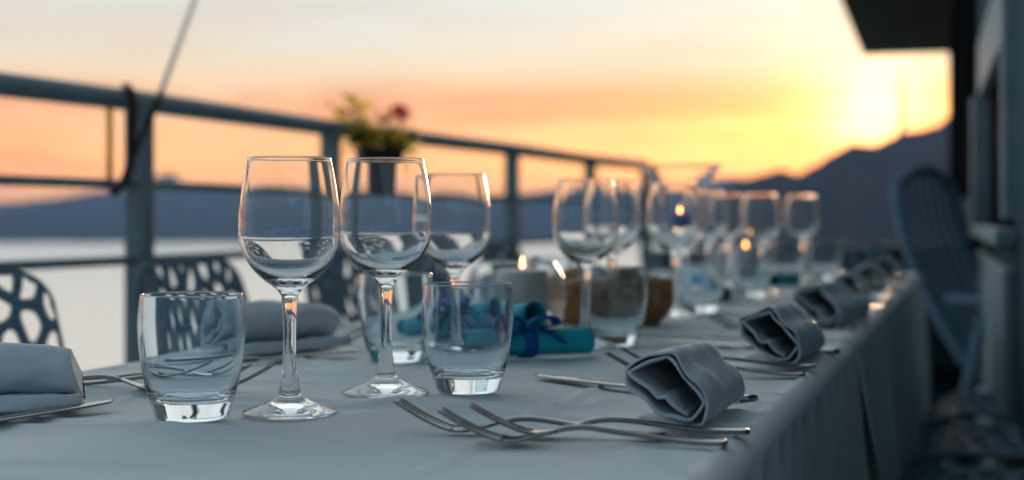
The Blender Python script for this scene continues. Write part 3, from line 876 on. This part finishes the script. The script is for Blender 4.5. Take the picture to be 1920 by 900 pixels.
def lay(proto, a, b, lab, grp, z=.0008):
    """handle end a -> tip b, both world points"""
    d = b-a; o = dup(proto, Vector((a.x, a.y, ZT+z)), atan2(d.y, d.x), lab, grp); L_ = .212 if proto is fork0 else .245
    return o
gf, gk = 'steel forks laid on the tablecloth', 'steel table knives laid on the tablecloth'
def Tz(px, py, z=.003): return T(px, py, z)
def tip_lay(proto, tip, end, lab, grp, z=.0008):
    """keep the tip exactly, run towards end with the true length"""
    L_ = .199 if proto is fork0 else .245
    t_, e_ = Vector(tip), Vector(end); t_.z = e_.z = 0; dirv = (t_-e_).normalized(); a = t_-dirv*L_
    hh = sorted(top_h(a.x+dirv.x*L_*k/24, a.y+dirv.y*L_*k/24) for k in range(20))
    o = dup(proto, (a.x, a.y, ZT+z+hh[-5]-.0008), atan2(dirv.y, dirv.x), lab, grp)
    if proto is fork0 or proto.data is None and 'head' in [c.name.split('.')[0] for c in o.children]: o.scale = (.94, .94, .94)
    return o
# front right place
tip_lay(fork0, T(745, 741, .024), T(1300, 812, .004), 'fork of the front three with its tines farthest left', gf, .0008)
tip_lay(fork0, T(826, 760, .024), T(1375, 826, .004), 'nearest fork of the front three, its handle end uncovered', gf, .0008)
tip_lay(fork0, T(882, 753, .024), T(1340, 806, .004), 'fork of the front three with its tines farthest right', gf, .0022)
tip_lay(knife0, T(1005, 699, .006), T(1437, 745, .004), 'sharp table knife lying behind the front rolled napkin', gk)
ORD = ('second', 'third', 'fourth', 'fifth', 'last')
base = T(1258, 800)
for k, (px, d) in enumerate(((1437, 1.50), (1532, 2.03), (1594, 2.50), (1634, 3.02), (1664, 3.52))):
    o = AT(px, d, ZT) - AT(1258, 1.062, ZT)
    j = lambda: Vector((random.uniform(-.008, .008), random.uniform(-.008, .008), 0))
    e1 = j(); 
    wh = 'under the %s rolled napkin of the right edge' % ORD[k]
    tip_lay(fork0, T(826, 760, .024)+o+j(), T(1375, 826, .004)+o, 'nearer of the forks '+wh, gf, .0008)
    tip_lay(fork0, T(872, 750, .024)+o+j(), T(1340, 806, .004)+o, 'farther of the forks '+wh, gf, .0018)
    tip_lay(knife0, T(1015, 708, .006)+o+j(), T(1437, 745, .004)+o, 'table knife '+wh, gk)
# left places, tines towards the middle of the table
tip_lay(fork0, T(508, 686, .024), T(120, 722, .004), 'dark fork whose tines show just right of the left tumbler', gf, .0008)
tip_lay(fork0, T(462, 680, .024), T(60, 706, .004), 'fork behind the left tumbler with its tines hidden by the glass', gf, .0018)
tip_lay(fork0, T(395, 690, .024), T(20, 728, .004), 'fork running out from under the leftmost rolled napkin', gf, .0008)
tip_lay(knife0, T(211, 755, .005), T(-90, 802, .004), 'table knife in front of the leftmost rolled napkin', gk)
tip_lay(knife0, T(668, 658, .005), T(400, 680, .004), 'table knife in front of the napkin behind the left tumbler', gk)
tip_lay(fork0, T(690, 622, .02), T(430, 645, .004), 'nearer fork beside the napkin behind the left tumbler', gf)
tip_lay(fork0, T(700, 612, .02), T(430, 632, .004), 'farther fork beside the napkin behind the left tumbler', gf, .0018)

# ------------------------------------------------------------------ scrolls
def make_scroll(r=.0155, ln=.155):
    t = thing('paper_scroll', 'scroll', 'scroll')
    n = 70; ns = 14; vs = []; fs = []
    pr = []
    for i in range(n+1):
        a = 2*pi*1.7*i/n - .5; rr = r*(1-.20*(1-i/n)); pr.append((rr*cos(a), rr*sin(a)))
    for s in range(ns+1):
        t_ = s/ns; x = -ln/2+ln*t_; k = 1+.05*abs(2*t_-1)
        for p in pr: vs.append((x, p[0]*k, r+p[1]*k))
    for s in range(ns):
        for i in range(n):
            a = s*(n+1)+i; fs.append((a, a+1, a+n+2, a+n+1))
    o = obj('paper', vs, fs, M_teal, t); m = o.modifiers.new('t', 'SOLIDIFY'); m.thickness = .0005
    mb = MB()
    ns = 40; w = .008
    for i in range(ns):
        a, b = 2*pi*i/ns, 2*pi*(i+1)/ns; R = r*1.05+.0004
        mb.add([(-w, R*cos(a), r+R*sin(a)), (w, R*cos(a), r+R*sin(a)), (w, R*cos(b), r+R*sin(b)), (-w, R*cos(b), r+R*sin(b))], [(0, 1, 2, 3)])
    rb = mb.build('ribbon', M_ribbon, t); m = rb.modifiers.new('t', 'SOLIDIFY'); m.thickness = .0006; m.offset = 1
    mb = MB()
    def band(pts, w):
        pts = catmull(pts, 6); n_ = len(pts); vs = []; fs = []
        for p in pts: vs += [(p[0], p[1]-w/2*(1+p[3]), p[2]), (p[0], p[1]+w/2*(1+p[3]), p[2]+.002)]
        for i in range(n_-1): fs.append((2*i, 2*i+1, 2*i+3, 2*i+2))
        mb.add(vs, fs)
    z0 = 2*r+.002
    for sx in (-1, 1):
        band([(0, -.004, z0, -.3), (sx*.014, -.008, z0+.009, .2), (sx*.030, -.012, z0+.006, .5), (sx*.032, -.012, z0-.002, .5), (sx*.016, -.008, z0-.001, .2), (0, -.004, z0, -.3)], .017)
        band([(0, -.004, z0, -.3), (sx*.012, -.014, z0-.004, 0), (sx*.026, -.019, z0-.014, .1), (sx*.038, -.022, z0-.024, .2)], .014)
    o = mb.build('bow', M_ribbon, t); m = o.modifiers.new('t', 'SOLIDIFY'); m.thickness = .0006
    return t
sc0 = make_scroll()
gs = 'teal paper scrolls tied with blue ribbon'
def scr(a, b, lab, roll=0, bow=False):
    a, b = Vector(a), Vector(b); o = dup(sc0, (a+b)/2, 0, lab, gs); d = (b-a)
    if not bow and o is not sc0:
        for c in list(o.children):
            if c.name.startswith('bow'): bpy.data.objects.remove(c)
    o.rotation_euler = (roll, -math.asin(d.z/d.length), atan2(d.y, d.x)); return o
zt = Vector((0, 0, .0012))
scr(AT(868, 1.545)+zt, AT(1106, 1.605)+zt, 'front teal scroll of the pile, lying across with a blue bow', -.25)
scr(AT(872, 1.735, ZT+.012), AT(992, 1.610, ZT+.031), 'upper teal scroll with its round open end facing the camera', -.5)
scr(AT(800, 1.70, ZT+.008), AT(936, 1.615, ZT+.030), 'teal scroll behind the near short tumbler, open end to the right', .35, True)
scr(AT(770, 1.72)+zt, AT(925, 1.80)+zt, 'teal scroll at the left back of the pile, seen past the second wine glass', .3)
scr(T(1318, 548)+zt, T(1392, 583)+zt, 'small dark teal scroll beyond the second rolled napkin, open end near', .2)
scr(T(1440, 540)+zt, T(1492, 533)+zt, 'teal scroll farthest along the table below a blurred tumbler', .4)
scr(T(1300, 545)+zt, T(1345, 552)+zt, 'teal scroll glimpsed behind the tumbler below the blue candle', 0)

# ------------------------------------------------------------------ bread basket
bk = AT(1143, 2.04, ZT)
bt = thing('bread_basket', 'brown wicker bread basket behind a tumbler, flared at the top', 'basket', bk, .35)
def brad(z): return .056+.40*z+.008*sin(z*60)
mb = MB(); ns = 36
for k in range(ns):
    a = 2*pi*k/ns; mb.tube([(brad(z)*1.15*cos(a), brad(z)*.85*sin(a), z) for z in (.002, .02, .04, .062)], .0016, 5)
for j in range(13):
    z = .003+.0046*j
    pts = []
    for k in range(ns*2+1):
        a = 2*pi*k/(ns*2); w = .0022*cos(pi*k+j*pi) if k % 2 == 0 else 0
        w = .002*(1 if ((k//2+j) % 2) else -1) if k % 2 == 0 else 0
        R = brad(z)+w; pts.append((R*1.15*cos(a), R*.85*sin(a), z))
    mb.tube(pts, .0024, 6, caps=False)
mb.build('weave', M_wicker, bt)
mb = MB(); mb.tube([(brad(.064)*1.15*cos(2*pi*k/60), brad(.064)*.85*sin(2*pi*k/60), .064+.002*sin(k*1.3)) for k in range(61)], .0042, 8, caps=False); mb.build('rim', M_wicker, bt)
mb = MB(); v, f = lathe([(0, .001), (.056, .001), (.056, .004), (0, .004)], 40); mb.add([(x*1.15, y*.85, z) for x, y, z in v], f); mb.build('base', M_wicker, bt)
for k, (x, y, rz, sc, lab) in enumerate(((-.030, .0, .3, 1.0, 'crusty bread piece at the left of the wicker basket'), (.030, -.012, 1.2, .95, 'crusty bread piece at the right front of the wicker basket'), (.02, .03, 2.2, .9, 'crusty bread piece at the back of the wicker basket'))):
    vs = []; fs = []; nu, nv = 28, 16
    for i in range(nv+1):
        for j in range(nu):
            th, ph = pi*i/nv, 2*pi*j/nu; d = Vector((sin(th)*cos(ph), sin(th)*sin(ph), cos(th)))
            r = 1+.16*noise.noise(d*1.6+Vector((k*5, 0, 0)))+.05*noise.noise(d*5)
            vs.append((d.x*.042*r*sc, d.y*.028*r*sc, d.z*.025*r*sc))
    for i in range(nv):
        for j in range(nu): fs.append((i*nu+j, (i+1)*nu+j, (i+1)*nu+(j+1) % nu, i*nu+(j+1) % nu))
    o = obj('bread_piece', vs, fs, M_bread); o.location = bk+Vector((x*cos(.35)-y*sin(.35), x*sin(.35)+y*cos(.35), .060)); o.rotation_euler = (.1, .2, rz)
    tag(o, lab, 'bread', 'bread pieces in the basket')
vs = []; fs = []; n_ = 26
for i in range(n_+1):
    for j in range(n_+1):
        u, v = (i/n_-.5)*2, (j/n_-.5)*2; r = sqrt(u*u+v*v)
        z = .086 - .030*r*r + .010*noise.noise(Vector((u*2.4, v*2.4, 3))) + .006*abs(sin(4*atan2(v, u)))*r
        vs.append((bk.x-.028+u*.050, bk.y-.006+v*.046, ZT+z-.004))
for i in range(n_):
    for j in range(n_): a = i*(n_+1)+j; fs.append((a, a+n_+1, a+n_+2, a+1))
o = obj('bread_cloth', vs, fs, M_napkin); o.modifiers.new('t', 'SOLIDIFY').thickness = .0015
tag(o, 'grey cloth laid over the bread in the wicker basket', 'cloth')
